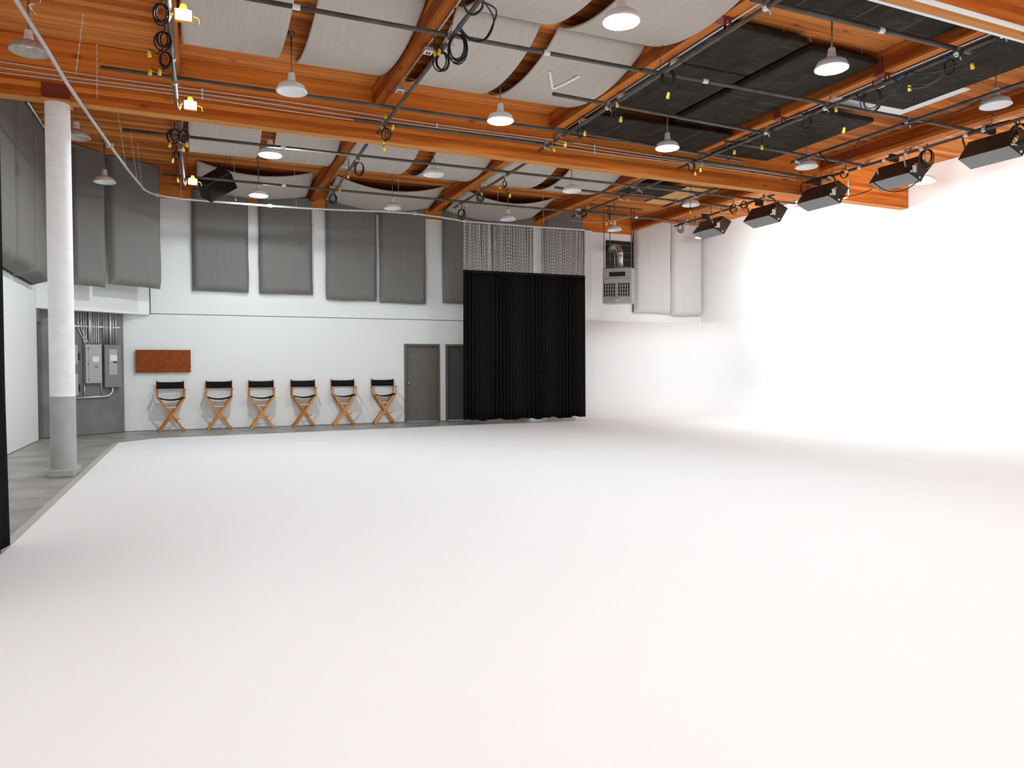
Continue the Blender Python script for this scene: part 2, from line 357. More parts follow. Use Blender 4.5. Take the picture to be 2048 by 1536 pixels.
sail(4.40, 5.76, 8.69, 6.1, .31, 'pale sail right over the brightest dome lamp')
for x0, x1, w in ((-.12, 1.14, 'shadowed sail above the hanging speaker, behind the main beam'), (1.40, 2.60, 'sail behind the main beam beside the lit dome lamp'),
                  (2.80, 4.16, 'sail behind the main beam between the first joist and a dark gap'), (4.52, 5.74, 'sail behind the main beam above an unlit lamp on a long rod'),
                  (5.98, 7.28, 'sail behind the main beam streaked with fine wrinkles'), (7.60, 8.92, 'last sail behind the main beam, next to the small black panels')):
    sail(x0, x1, 16.6, 14.35, .24, w)
    sail(x0, x1, 14.33, 12.12, .20, w.replace('sail', 'beam-side sail'))
# white tape V on the sail
t = MB()
for p, q in (((4.66, 9.50), (4.95, 10.0)), ((4.95, 10.0), (5.13, 9.47))):
    t.grid(lambda u, v, p=p, q=q: ((lambda x, y: (x, y, deckz(5.08) - .02 - .27 * (4 * ((11.27 - y) / 2.55) * (1 - (11.27 - y) / 2.55)) ** .8 - .024))(p[0] + (q[0] - p[0]) * u + .055 * (v - .5), p[1] + (q[1] - p[1]) * u + .02 * (v - .5))), 8, 1)
tag(t.build('tape_mark', M_TAPE, solid=.002), 'white tape laid as a V on the pale ceiling sail', 'tape')
# corner hoods: fabric from a sagging free edge down to the wall
def hood(x0, x1, sag, label):
    zt = deckz((x0 + x1) / 2) - .01
    def fn(u, v):
        x = x0 + (x1 - x0) * u; y = 17.50 + 1.50 * v
        c = 4 * u * (1 - u)
        return (x, y, zt - sag * c * (1 - .25 * v) - .24 * v - .02 * math.sin(v * PI))
    h = MB().grid(fn, 32, 12).build('corner_hood', M_SAIL, smooth=True, solid=.03)
    return tag(h, label, 'fabric panel', 'slack fabric hoods where roof meets wall')
hood(.02, 2.52, .21, 'slack grey hood over the black hanging speaker')
hood(3.02, 5.70, .25, 'slack grey hood between the two joists left of the chain curtain')
hood(6.18, 8.72, .26, 'slack grey hood above the chains of the black drape')
# quilted wall panels
def pad(x0, x1, zb, zt, y, th, label, m=M_PADF, rz=0.0, loc=None):
    w = x1 - x0; hh = zt - zb
    def fn(u, v):   # closed puffy section: front face bulges, lower lip rounded
        e = min(u, 1 - u) * w; ez = v * hh
        bul = th * (min(1, e / .10) ** .5) * (min(1, (ez + .004) / .12) ** .5)
        return (w * (u - .5) + .012 * math.sin(v * 9 + x0) * (1 - v), -bul - .01 * math.sin(u * 8 + x0) * v, ez + .012 * math.sin(u * 5 + x0 * 3) * (1 - v))
    mb = MB().grid(fn, 26, 40)
    mb.add([(-w / 2, 0, 0), (w / 2, 0, 0), (w / 2, 0, hh), (-w / 2, 0, hh)], [(3, 2, 1, 0)])
    o = mb.build('wall_quilt', m, loc=loc or ((x0 + x1) / 2, y, zb), rz=rz, smooth=True)
    return tag(o, label, 'acoustic panel', 'quilted acoustic panels on the upper walls')
for x0, x1, zb, lab in ((-.11, 1.16, 3.33, 'grey quilt with diagonal creases under the hanging speaker'), (1.40, 2.69, 3.32, 'grey quilt under the lit lamp of the far row'),
                        (3.03, 4.34, 3.21, 'grey quilt above the middle director chairs, touching another on one side'), (4.42, 5.68, 3.18, 'grey quilt above the last director chair and door'),
                        (6.15, 7.46, 3.22, 'grey quilt partly behind the black drape and its chains'), (7.60, 8.88, 3.2, 'grey quilt seen only through the hanging chains'),
                        (9.20, 10.50, 3.2, 'grey quilt seen through the chains, next to the white pilaster')):
    pad(x0, x1, zb, 5.72 if x0 < 9 else 5.95, 19.21, .13, lab)
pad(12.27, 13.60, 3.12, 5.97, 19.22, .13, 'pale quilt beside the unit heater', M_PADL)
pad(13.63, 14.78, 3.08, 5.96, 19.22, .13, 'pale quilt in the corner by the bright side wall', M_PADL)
A1 = math.atan2(1.12, 1.60)
pad(0, .72, 3.20, 6.02, 0, .14, 'grey quilt half hidden by the white column', rz=A1, loc=(-2.105, 17.637, 3.20))
pad(0, 1.20, 3.28, 6.01, 0, .14, 'wide grey quilt on the angled corner wall behind a dome lamp', rz=A1, loc=(-1.27, 18.24, 3.28))
for y0, y1, zb, lab in ((12.4, 13.98, 3.14, 'grey quilt on the side wall nearest the edge of frame'), (14.04, 15.45, 3.16, 'bulging grey quilt on the side wall with a frayed lower corner'),
                        (15.5, 17.15, 3.14, 'grey quilt on the side wall just behind the white column')):
    pad(0, y1 - y0, zb, 6.03, 0, .40, lab, rz=PI / 2, loc=(-3.04, (y0 + y1) / 2, zb))
# black hung boards
def board(x0, x1, y0, y1, zb, th, label, name='black_ceiling_panel', m=M_BLACKP, seams=(), grp='black panels hung under the roof deck'):
    mb = MB(); mb.box((x0, y0, 0), (x1, y1, th))
    zz = zb + slope((x0 + x1) / 2)
    o = mb.build(name, m, loc=(0, 0, zz), bevel=.025 if th > .05 else .004)
    tag(o, label, 'ceiling panel', grp)
    if seams:
        s = MB()
        for k in seams: s.box((k - .006, y0 + .01, -.004), (k + .006, y1 - .01, .01))
        s.build('seam_tape', M_PIPE, o)
    return o
board(6.10, 7.55, 7.55, 8.72, 5.86, .10, 'short black panel with a thick rounded lip, beside the second joist')
board(6.10, 7.55, 8.76, 10.62, 5.86, .10, 'black panel under which a yellow plug dangles')
board(7.68, 8.90, 7.62, 10.85, 5.84, .10, 'long scuffed black panel behind the brightest flaring lamp')
board(6.05, 8.92, 10.70, 11.80, 5.72, .03, 'seamed black panel tight against the main beam', seams=(6.75, 7.5, 8.25))
board(9.22, 10.62, 9.14, 11.72, 5.72, .09, 'scratched black panel with a rolled end near the white skylight')
board(9.30, 10.86, 5.42, 8.78, 5.85, .05, 'long black panel half covering the white skylight', seams=())
board(6.0, 8.92, 5.40, 6.86, 5.86, .03, 'black panel at the top edge with pale seam lines', seams=(6.6, 7.5, 8.3))
board(9.45, 10.92, 14.78, 15.84, 5.90, .03, 'small black panel behind the main beam')
board(11.1, 12.1, 15.0, 16.9, 6.0, .012, 'bare pale plywood sheet fixed to the deck beyond the small black panel', 'plywood_sheet', M_PLY, grp='plywood')
board(9.50, 11.42, 8.0, 9.42, 6.0, .02, 'white skylight board in the deck behind a black panel', 'skylight_board', M_WHITE, grp='skylight')

# ================================================================= LIGHTS: DOME PENDANTS
def pendant_proto(lit, grime):
    r = thing('dome_pendant_lamp', 'x', 'pendant lamp', (0, 0, 0), 0, 'white dome pendant lamps in a grid under the roof')
    prof = [(.200, .000), (.2055, .004), (.2035, .012), (.172, .082), (.160, .090), (.105, .118), (.062, .134), (.050, .142)]
    inner = [(r_ - .006 if r_ > .06 else r_ - .004, z_ - .003) for r_, z_ in reversed(prof)]
    sh = MB(); sh.lathe(prof + inner, n=40)
    s = sh.build('shade', M_GRIME if grime else M_ENAMEL, r, smooth=True)
    MB().lathe([(.050, .140), (.052, .150), (.050, .196), (.047, .198), (.046, .206), (.044, .246), (.034, .262), (.012, .268)], n=24).build('socket_cap', M_ENAMEL, r, smooth=True)
    bb = MB(); bb.lathe([(0, .058), (.026, .061), (.042, .075), (.045, .090), (.036, .110), (.022, .124), (.018, .138)], n=18)
    bb.build('bulb', M_BULB if lit else M_BULBOFF, r, smooth=True)
    return r
LIGHT_POWER = {}
def pendant(x, y, z, label, lit=0.0, grime=False, power=None):
    r = pendant_proto(lit > 0, grime); r['label'] = label; r.location = (x, y, z)
    L = deckz(x) - z
    rod = MB(); rod.tube([(0, 0, .262), (0, 0, L - .03)], .0105, 8); rod.lathe([(.011, L - .05), (.035, L - .035), (.05, L - .012), (.05, L - .001)], n=16)
    rod.build('rod', M_ROD, r, smooth=True)
    if lit > 0:
        l = bpy.data.lights.new('bulb_light', 'POINT'); l.energy = P_LIT * lit; l.shadow_soft_size = .045; l.color = (.86, .95, 1.0)
        lo = bpy.data.objects.new('bulb_light', l); C.objects.link(lo); lo.parent = r; lo.location = (0, 0, .030)
    return r
ZR = 5.20
# the lamp grid goes on toward and behind the camera, above the frame
NEAR = [(x, y, 'lit dome lamp overhead outside the picture, row %s' % w, 1.15 if x < 2 else .60, False) for y, w in ((3.45, 'near the camera'), (.1, 'above the camera')) for x in (1.17, 4.12, 7.13, 10.26)]
PEND = [(-1.74, 9.97, 'grimy dome lamp beside the curved curtain rail, nearest the frame edge', 0, True), (1.17, 10.07, 'unlit white dome lamp with a small red sticker in front of the main beam', 0, False),
        (4.12, 6.70, 'brightest big dome lamp under the pale sails at the top of the picture', .8, False), (7.13, 6.76, 'lit dome lamp with a flared glow under the black panels', .8, False),
        (4.13, 10.07, 'lit dome lamp in front of the main beam, below the tape V', 1.0, False), (7.20, 10.26, 'lit dome lamp in front of the main beam, below the seamed black panel', .8, False),
        (10.24, 10.27, 'unlit dome lamp at the end of the main beam row, by the lights pipe', 0, False), (10.26, 6.83, 'unlit dome lamp beside the white skylight', 0, False),
        (1.17, 13.2, 'glowing dome lamp just behind the main beam', 2.1, False), (4.13, 13.4, 'unlit dome lamp behind the main beam on a long rod, second bay', 0, False),
        (7.14, 13.54, 'unlit dome lamp behind the main beam beside a short pipe end', 0, False), (10.25, 13.7, 'unlit dome lamp behind the main beam with a yellow plug dangling by it', 0, False),
        (-1.72, 13.37, 'dusty dome lamp half hidden by the white column', 0, True), (-1.64, 16.37, 'grey-looking dome lamp in front of the angled corner quilt', 0, False),
        (1.21, 16.4, 'glowing dome lamp of the far row, beside the hanging speaker', .55, False), (4.13, 16.6, 'unlit dome lamp of the far row between two touching quilts', 0, False),
        (7.07, 16.77, 'unlit dome lamp just above the top of the chain curtain', 0, False), (10.25, 17.0, 'unlit dome lamp above the unit heater', 0, False),
        (13.24, 10.2, 'pale dome lamp seen against the white side wall, behind a cable coil', 0, False), (13.1, 17.0, 'dome lamp mostly hidden below the farthest black flood light', 0, False),
        (13.0, 13.3, 'faint dome lamp blending into the white side wall behind the flood lights', 0, False)]
for x, y, lab, lit, gr in PEND + NEAR: pendant(x * 1.0278, y * 1.0278, ZR, lab, lit, gr)

# yellow work lamps clipped to the first pipe
def work_lamp(x, y, z, label):
    r = thing('work_lamp', label, 'work light', (x, y, z), 0, 'yellow work lamps on the first long pipe')
    h = MB(); h.box((-.085, -.02, -.06), (.085, .05, .06)); h.build('housing', M_AMBER, r, bevel=.012)
    MB().prism([(-.045, .06), (.045, .06), (.025, .13), (-.025, .13)], -.01, .05).build('cooling_hood', M_AMBER, r, bevel=.006)
    MB().box((-.078, -.027, -.054), (.078, -.018, .054)).build('lit_panel', M_LED, r)
    MB().tube([(-.09, .02, 0), (-.13, .02, .01), (-.14, .02, -.05)], .009, 6).build('bracket', M_AMBER, r)
    MB().tube([(.09, .02, .02), (.15, .02, .0), (.16, .02, -.06)], .009, 6).build('bracket', M_AMBER, r)
    MB().tube([(-.10, .03, .03), (-.14, .02, -.08), (-.16, .0, -.03), (-.17, .02, .07)], .006, 6).build('cable', M_TAPE, r, smooth=True)
    l = bpy.data.lights.new('work_light', 'AREA'); l.shape = 'RECTANGLE'; l.size = .15; l.size_y = .10; l.energy = P_WORK; l.color = (.98, .99, 1)
    lo = bpy.data.objects.new('work_light', l); C.objects.link(lo); lo.parent = r; lo.location = (0, -.035, 0); lo.rotation_euler = (PI / 2, 0, 0)
    return r
work_lamp(-.10, 8.53, 5.19, 'lit yellow work lamp nearest the camera, at the top of the first pipe')
work_lamp(-.06, 11.40, 5.19, 'lit yellow work lamp right in front of the main beam')
work_lamp(-.06, 16.05, 5.19, 'lit yellow work lamp at the far end of the first pipe, beside the speaker')

# black flood lights aimed down at the white side wall
def flood(yc, label, xo=0.0, zo=0.0, yoke=True, pw=1.0):
    r = thing('flood_light', label, 'flood light', (11.70 + xo, yc, 4.92 + zo), 0, 'black flood lights on the pipe by the white side wall')
    h = .42; A, B, Cc, D = (0, 0), (.26, .32), (.56, .20), (.33, -.13)
    sh = MB(); sh.prism([A, B, (B[0] + .02, B[1] - .02), (.03, -.002)], -h, h); sh.build('back_plate', M_FIXT, r, bevel=.004)
    MB().prism([(.006, -.004), (.02, .01), (D[0], D[1] + .012), D], -h, h).build('underside', M_FIXLIT, r, bevel=.003)
    MB().prism([B, (B[0] + .005, B[1] - .018), (Cc[0], Cc[1] - .012), Cc], -h, h).build('top_plate', M_FIXT, r)
    for yy in (-h, h - .012):
        MB().prism([A, B, Cc, D], yy, yy + .012).build('end_plate', M_FIXT, r)
    dx, dz = Cc[0] - D[0], Cc[1] - D[1]
    t = MB()
    for k in (.2, .4, .6, .8): t.tube([(D[0] + dx * k - .05, -h + .03, D[1] + dz * k + .03), (D[0] + dx * k - .05, h - .03, D[1] + dz * k + .03)], .018, 8)
    t.build('tubes', M_TUBE, r, smooth=True)
    MB().box((.10, -h - .012, .02), (.19, -h, .14)).build('rating_label', M_TAPE, r)
    MB().tube([(.17, -h - .03, .16), (.17, -h + .005, .16)], .028, 12).build('plug', M_ORANGE, r, smooth=True)
    for px, pz in ((.06, .03), (.28, -.06)): MB().lathe([(0, .02), (.02, .012), (.022, 0)], (0, 0, 0), 10).build('knob', M_TAPE, r, loc=(px, -h - .004, pz), smooth=True).rotation_euler = (PI / 2, 0, 0)
    if yoke:
        k = MB(); k.tube([(.22, -h - .02, .18), (.14, -h - .02, .36), (.10, -h + .06, .42), (.08, 0, .43), (.10, h - .06, .42), (.14, h + .02, .36), (.22, h + .02, .18)], .016, 8)
        k.build('yoke', M_FIXT, r, smooth=True)
    else:
        for yy in (-.3, .28): MB().tube([(.08, yy, .14), (.02, yy, .33)], .012, 8).build('hanger', M_GALV, r)
    for yy in (-.12,): MB().box((-.10, yy - .035, .27), (.10, yy + .035, .40)).build('clamp', M_FIXT, r, bevel=.01)
    l = bpy.data.lights.new('flood_beam', 'AREA'); l.shape = 'RECTANGLE'; l.size = .78; l.size_y = .34; l.energy = P_FLOOD * pw; l.color = (.98, .99, 1)
    lo = bpy.data.objects.new('flood_beam', l); C.objects.link(lo); lo.parent = r; l.color = (.89, .965, 1.0)
    nrm = Vector((dz, 0, -dx)).normalized(); lo.location = (D[0] + dx * .5 + nrm.x * .02, 0, D[1] + dz * .5 + nrm.z * .02)
    zax = -nrm; xax = Vector((0, 1, 0)); yax = zax.cross(xax)
    lo.rotation_euler = Matrix((xax, yax, zax)).transposed().to_euler()
    return r
flood(7.99, 'largest black flood light, closest to the camera on the lights pipe', pw=.8)
flood(9.76, 'black flood light on the pipe with a cable drooping below it', zo=.01, yoke=False, pw=.7)
flood(11.34, 'black flood light in front of the end of the main beam', xo=-.25, zo=-.08, pw=.75)
flood(13.32, 'black flood light on the far pipe just behind the main beam', xo=.06, zo=-.07, pw=1.2)
flood(15.28, 'farthest black flood light, in front of the pale quilts', xo=.10, zo=-.01, yoke=False, pw=2.2)

# ================================================================= GRID PIPES
def ypipe(x, y0, y1, label, z=5.25, r=.026, clamps=(), wraps=(), x1=None):
    x1 = x if x1 is None else x1
    t = thing('grid_pipe', label, 'pipe', (0, 0, 0), 0, 'lighting grid pipes')
    MB().tube([(x, y0, z), ((x + x1) / 2, (y0 + y1) / 2, z), (x1, y1, z)], r, 12).build('tube', M_PIPE, t, smooth=True)
    at = lambda y: x + (x1 - x) * (y - y0) / (y1 - y0)
    for y in clamps:
        c = MB(); c.tube([(at(y), y - .03, z), (at(y), y + .03, z)], r + .012, 10); c.box((at(y) - .02, y - .025, z + .02), (at(y) + .02, y + .025, z + .085)); c.tube([(at(y) + .03, y, z - .02), (at(y) + .06, y, z - .07)], .008, 6)
        c.build('clamp', M_GALV, t)
    for y, m in wraps: MB().tube([(at(y), y - (.035 if m is M_TAPE else .014), z), (at(y), y + (.035 if m is M_TAPE else .014), z)], r + .004, 10).build('tape_wrap', m, t)
    return t
def xpipe(y, x0, x1, label, z=5.312, r=.026, wraps=(), dy=0.0, m=M_PIPE):
    t = thing('grid_pipe', label, 'pipe', (0, 0, 0), 0, 'lighting grid pipes')
    MB().tube([(x0, y, z), ((x0 + x1) / 2, y + dy / 2, z), (x1, y + dy, z)], r, 12).build('tube', m, t, smooth=True)
    for x in wraps: MB().tube([(x - .04, y + dy * (x - x0) / (x1 - x0), z), (x + .04, y + dy * (x - x0) / (x1 - x0), z)], r + .004, 10).build('tape_wrap', M_TAPE, t)
    return t
ypipe(-.24, 5.4, 11.62, 'first long pipe, carrying the lit work lamps in front of the main beam', clamps=(8.12, 10.7), wraps=((9.9, M_TAPE),), r=.03)
ypipe(2.70, 5.4, 11.90 - .12, 'pipe with the biggest cable coil, pointing at the main beam', clamps=(8.12, 11.42), wraps=((7.75, M_BLUE),))
ypipe(5.52, 5.4, 11.70, 'pipe under the second joist, with an orange-tied end at the main beam', clamps=(6.1, 9.33, 11.4), wraps=((10.8, M_ORANGE), (11.1, M_ORANGE)))
ypipe(8.46, 5.4, 11.68, 'pipe under the third joist with many looping cables', clamps=(5.55, 6.1, 8.12, 9.33, 11.3), wraps=((6.25, M_BLUE), (6.9, M_BLUE), (9.3, M_ORANGE)))
ypipe(10.15, 5.4, 10.55, 'pipe running between two joists beside the white skylight', clamps=(8.12, 10.4), wraps=((6.6, M_BLUE), (8.2, M_BLUE), (9.9, M_ORANGE)))
ypipe(11.60, 5.4, 11.62, 'pipe carrying the three biggest flood lights', clamps=(7.9, 9.3, 11.2), wraps=((8.2, M_TAPE), (9.0, M_TAPE), (9.75, M_TAPE), (10.3, M_TAPE), (10.6, M_TAPE), (11.0, M_TAPE)))
ypipe(-.23, 12.4, 16.30, 'scuffed pipe below the first joist, behind the main beam', clamps=(13.4,), wraps=((13.9, M_TAPE),), r=.03)
ypipe(2.66, 12.4, 16.68, 'pipe behind the main beam beside the second pair of wall quilts', clamps=(13.37,), x1=2.74)
ypipe(5.62, 12.4, 16.60, 'pipe behind the main beam, its open end above the black drape', clamps=(13.4, 16.2))
ypipe(8.70, 12.4, 16.45, 'pipe behind the main beam pointing at the unit heater', clamps=(13.4, 14.2, 16.2))
ypipe(10.15, 12.6, 14.6, 'short dark pipe by the plywood sheet', clamps=(13.4, 14.1))
ypipe(11.70, 12.65, 16.55, 'pipe carrying the two farthest flood lights', clamps=(13.0, 14.5, 16.0), wraps=((12.9, M_TAPE), (13.9, M_TAPE)), x1=11.86)
xpipe(8.14, -.3, 5.55, 'dark cross pipe just below the first sails', wraps=(1.0, 3.95))
xpipe(8.12, 5.3, 12.1, 'cross pipe running under the black panels to the skylight', wraps=(6.3,), dy=.0)
xpipe(10.72, -1.1, 5.6, 'cross pipe in front of the main beam above the white conduits')
xpipe(10.66, 5.3, 9.4, 'cross pipe passing behind a lit lamp under the seamed black panel', dy=.35)
xpipe(11.45, 2.25, 5.75, 'short cross pipe laid against the main beam face')
xpipe(11.25, 7.8, 12.05, 'cross pipe laid along the main beam toward the flood lights', dy=.2)
xpipe(9.32, 4.62, 8.6, 'cross pipe with an open end below the tape V', dy=.22)
xpipe(10.15, 8.3, 11.8, 'cross pipe ending by an unlit lamp and the flood pipe', dy=.2)
xpipe(6.12, 5.33, 8.7, 'thick cross pipe above the flaring lamp, open at one end', r=.03, wraps=(7.2,))
xpipe(5.56, 5.8, 8.75, 'cross pipe under the white-edged beam at the top corner', r=.03)
xpipe(13.38, -1.08, 13.0, 'long cross pipe behind the main beam', wraps=(1.4,))
xpipe(16.18, -.6, 12.7, 'longest cross pipe, near the far wall', wraps=(1.7, 10.4))
xpipe(14.15, 7.05, 11.9, 'short cross pipe beside an unlit lamp, behind the main beam', dy=.1)

# thin white conduits on the beam face
for k, (z0, z1, lab) in enumerate(((5.60, 5.50, 'top white conduit clipped along the main beam'), (5.53, 5.46, 'middle white conduit clipped along the main beam'), (5.465, 5.42, 'lowest white conduit clipped along the main beam'))):
    t = thing('beam_conduit', lab, 'conduit', (0, 0, 0), 0, 'white conduits along the main beam')
    pts = [(x, 11.822, z0 + (z1 - z0) * (x + 2.9) / 14.4 + slope(x) * .4 + .012 * math.sin(x * 1.3 + k)) for x in [-2.9 + 14.4 * i / 24 for i in range(25)]]
    MB().tube(pts, .0085, 8).build('tube', M_STEELW, t, smooth=True)
    for i in (5, 11, 16, 20): MB().box((pts[i][0] - .012, 11.805, pts[i][2] - .02), (pts[i][0] + .012, 11.838, pts[i][2] + .02)).build('clip', M_TAPE, t)
# conduits and junction boxes along the joists
for x in JX[1:]:
    for y0, y1, w in ((5.5, 11.75, 'in front of'), (12.1, 16.9, 'behind')):
        z = 5.70 + slope(x)
        n = {2.70: 'first', 5.86: 'second', 9.02: 'third', 12.26: 'fourth'}[x]
        tag(MB().tube([(x + .088, y0, z), (x + .088, y1, z)], .011, 8).build('joist_conduit', M_GALV, smooth=True), 'thin grey conduit along the %s joist %s the main beam' % (n, w), 'conduit', 'conduits along the joists')
def jbox(x, y, lab):
    t = thing('junction_box', lab, 'junction box', (x, y, 5.645 + slope(x)), 0, 'square junction boxes along the joists')
    MB().box((-.06, -.065, -.025), (.06, .065, .03)).build('box', M_GALV, t, bevel=.006)
    MB().box((-.052, -.056, -.03), (.052, .056, -.024)).build('cover', M_TAPE, t)
    MB().box((-.03, -.035, -.033), (-.006, .035, -.029)).build('outlet', M_DARK, t); MB().box((.006, -.035, -.033), (.03, .035, -.029)).build('outlet', M_DARK, t)
for x, y, lab in ((2.80, 9.3, 'junction box on the first joist beside the biggest cable coil'), (2.80, 10.76, 'junction box on the first joist near the main beam'),
                  (5.96, 9.65, 'junction box on the second joist beside the short open pipe'), (5.96, 10.88, 'junction box on the second joist below the pale sails'),
                  (5.96, 8.31, 'junction box on the second joist above a dangling yellow plug'), (5.96, 11.72, 'junction box at the end of the second joist on the main beam'),
                  (5.94, 14.4, 'junction box on the second joist behind the main beam, above a dangling cord'), (5.94, 15.49, 'junction box on the second joist close to the far wall'),
                  (9.10, 14.23, 'junction box on the third joist behind the main beam by the small black panel'), (2.80, 13.3, 'junction box on the first joist just behind the main beam'),
                  (2.80, 15.29, 'junction box on the first joist above the corner hood'), (9.10, 9.29, 'junction box on the third joist beside a red steel hanger'),
                  (9.10, 10.56, 'junction box on the third joist above the looping pipe cables'), (9.10, 11.75, 'junction box at the end of the third joist on the main beam'),
                  (9.12, 7.78, 'junction box on the third joist near the flaring lamp'), (12.36, 8.31, 'junction box on the fourth joist above the biggest flood light'),
                  (12.36, 9.81, 'junction box on the fourth joist above the second flood light'), (12.36, 10.75, 'junction box on the fourth joist near the beam end'), (9.12, 16.95, 'junction box on the third joist by the heater rods')):
    jbox(x, y, lab)
# oxide-red steel hangers under the joists
for x, y, lab in ((5.86, 7.20, 'red steel hanger under the second joist'), (9.02, 9.62, 'red steel hanger under the third joist, beside the scratched black panel'), (9.02, 7.62, 'red steel hanger under the third joist, close to the flaring lamp')):
    t = thing('joist_hanger', lab, 'steel bracket', (x, y, 5.72 + slope(x)), 0, 'red steel hangers under the joists')
    m = MB(); m.box((-.09, -.09, -.014), (.09, .09, -.001)); m.box((-.092, -.06, -.01), (-.079, .06, .22)); m.box((.079, -.06, -.01), (.092, .06, .22)); m.build('saddle', M_RUST, t)
    g = MB(); g.box((-.05, -.075, -.14), (-.025, -.06, -.014)); g.box((.025, -.075, -.14), (.05, -.06, -.014)); g.box((-.05, -.075, -.14), (.05, -.06, -.105)); g.box((-.025, -.075, -.04), (.025, -.06, -.014)); g.build('lug', M_RUST, t)

# ================================================================= CHAINS
def chain_mesh(pts, r=.009, step=.045):
    mb = MB(); pts = [Vector(p) for p in pts]; k = 0
    for a, b in zip(pts[:-1], pts[1:]):
        d = b - a; L = d.length; n = max(1, int(L / step)); d = d.normalized()
        u = d.orthogonal().normalized(); w = d.cross(u)
        for i in range(n):
            c = a + d * (L * (i + .5) / n); h = L / n * .62
            uu, ww = (u, w) if k % 2 == 0 else (w, u); k += 1
            mb.add([c + d * h, c + uu * r, c + ww * r * .4, c - uu * r, c - ww * r * .4, c - d * h], [(0, 1, 2), (0, 2, 3), (0, 3, 4), (0, 4, 1), (5, 2, 1), (5, 3, 2), (5, 4, 3), (5, 1, 4)])
    return mb
def chain(pts, lab, m=M_CHAIN, grp='suspension chains', r=.011):
    return tag(chain_mesh(pts, r).build('hanging_chain', m), lab, 'chain', grp)
for x, lab in ((.80, 'chain holding the curtain rail below the hanging speaker'), (2.08, 'chain holding the curtain rail by the far lit lamp'), (3.30, 'chain holding the curtain rail in front of the third wall quilt'),
               (4.47, 'chain holding the curtain rail at its bend above the last chairs'), (5.85, 'chain holding the curtain rail just before the drape'), (7.03, 'chain holding the curtain rail above the middle of the drape'), (8.30, 'chain holding the curtain rail above the far end of the drape')):
    chain([(x - .03, 17.28, deckz(x)), (x, 17.28, 5.14)], lab, r=.009)
chain([(-.30, 17.34, deckz(0)), (-.30, 17.34, 5.13)], 'chain holding the curtain rail between corner quilt and speaker', r=.009)
for y0, y1, lab in ((14.9, 15.1, 'chain reaching down to the straight run of the curtain rail, behind the beam'), (16.0, 16.2, 'chain at the straight run of curtain rail close to its curve'), (16.7, 16.72, 'chain at the start of the rail curve')):
    chain([(-1.05 - .1 * (17 - y0), y0, deckz(-1)), (-.98 - .1 * (17 - y1), y1, 5.14)], lab, r=.009)
chain([(-1.42, 9.1, 6.0), (-1.52, 9.35, 5.42), (-1.62, 9.3, 5.36), (-1.56, 9.4, 5.30)], 'slack chain end looped beside the grimy lamp')
chain([(-1.3, 10.9, 6.03), (-1.42, 11.1, 5.33)], 'chain falling beside the curved rail in front of the beam')
chain([(-1.25, 11.76, 6.0), (-1.25, 11.74, 5.24)], 'chain with a hook hanging against the main beam by the column')
chain([(-1.2, 13.3, 6.0), (-1.2, 13.3, 5.55)], 'short chain with a hook just behind the main beam')
for x, y, lab in ((2.70, 8.1, 'dark chain holding the pipe at the biggest cable coil'), (5.60, 8.2, 'dark chain holding the pipe under the second joist'), (8.55, 8.15, 'dark chain holding the pipe above the skylight corner'), (11.75, 7.9, 'dark chain holding the flood pipe by the biggest flood light'), (11.72, 11.1, 'dark chain holding the flood pipe near the beam')):
    chain([(x + .1, y, 5.85), (x, y, 5.27)], lab, M_PIPE, r=.012)
for x, y in ((7.2, 7.62), (7.75, 7.7), (8.7, 7.7)):
    chain([(x - .08, y - .05, deckz(x)), (x, y, 5.90)], {7.2: 'fine chain to the short thick-lipped black panel', 7.75: 'fine chain to the inner corner of the long black panel', 8.7: 'fine chain to the outer corner of the long black panel'}[x], M_BRASS, r=.008)

# ================================================================= CURTAIN RAIL, DRAPES
RAIL = [(-1.52, 4.6), (-1.60, 8.6), (-1.54, 9.7), (-1.49, 10.84), (-1.39, 12.2), (-1.28, 13.6), (-1.14, 15.18), (-.97, 16.7), (-.87, 16.98), (-.74, 17.13), (-.51, 17.25), (-.27, 17.32), (.58, 17.35), (1.52, 17.34), (2.38, 17.27), (3.26, 17.12), (3.92, 16.95), (4.74, 16.90), (5.41, 17.06), (6.15, 17.33), (7.78, 17.32), (9.48, 17.23)]
rail = thing('curtain_rail', 'long pale curtain rail curving round the white floor', 'curtain rail')
MB().tube([(x, y, 5.10) for x, y in RAIL], .024, 10).build('track', M_RAIL, rail, smooth=True)
for i in (5, 9, 13, 17, 19): MB().box((RAIL[i][0] - .05, RAIL[i][1] - .034, 5.066), (RAIL[i][0] + .05, RAIL[i][1] + .034, 5.134)).build('splice', M_RAIL, rail, bevel=.008)
def rail_at(s):   # s along the straight run that carries the drape
    return 6.10 + 3.40 * s, 17.32 - .09 * s
ch = MB()
for i in range(118):
    s = (i + random.uniform(-.25, .25)) / 117; x, y = rail_at(min(1, max(0, s)))
    lean = random.uniform(-.05, .05) if random.random() < .25 else random.uniform(-.012, .012)
    cm = chain_mesh([(x + lean, y, 5.085 - random.random() * .04), (x, y, 3.90)], .0085, random.uniform(.036, .046)); ch.add(cm.v, cm.f)
tag(ch.build('chain_curtain', M_CHAIN), 'dense row of fine chains dropping from the rail to the black drape', 'chain curtain', kind='stuff')
def drape_fn(s, v, z0, z1, amp, n):
    x, y = rail_at(s); ph = s * n * 2 * PI + 1.2 * math.sin(s * 17) + .5 * math.sin(s * 41)
    a = amp * (.55 + .45 * math.sin(s * 23 + 1)) * (1 - .35 * v)
    hem = .02 * math.sin(s * 29) + .012 * math.sin(s * 71)
    return (x + .015 * math.cos(ph) * amp * 10 + (.03 * (1 - v) * (s - .4)), y + .04 + a * math.sin(ph) + .02 * math.sin(s * 9) * (1 - v), (z0 + hem) + (z1 - z0 - hem) * v)
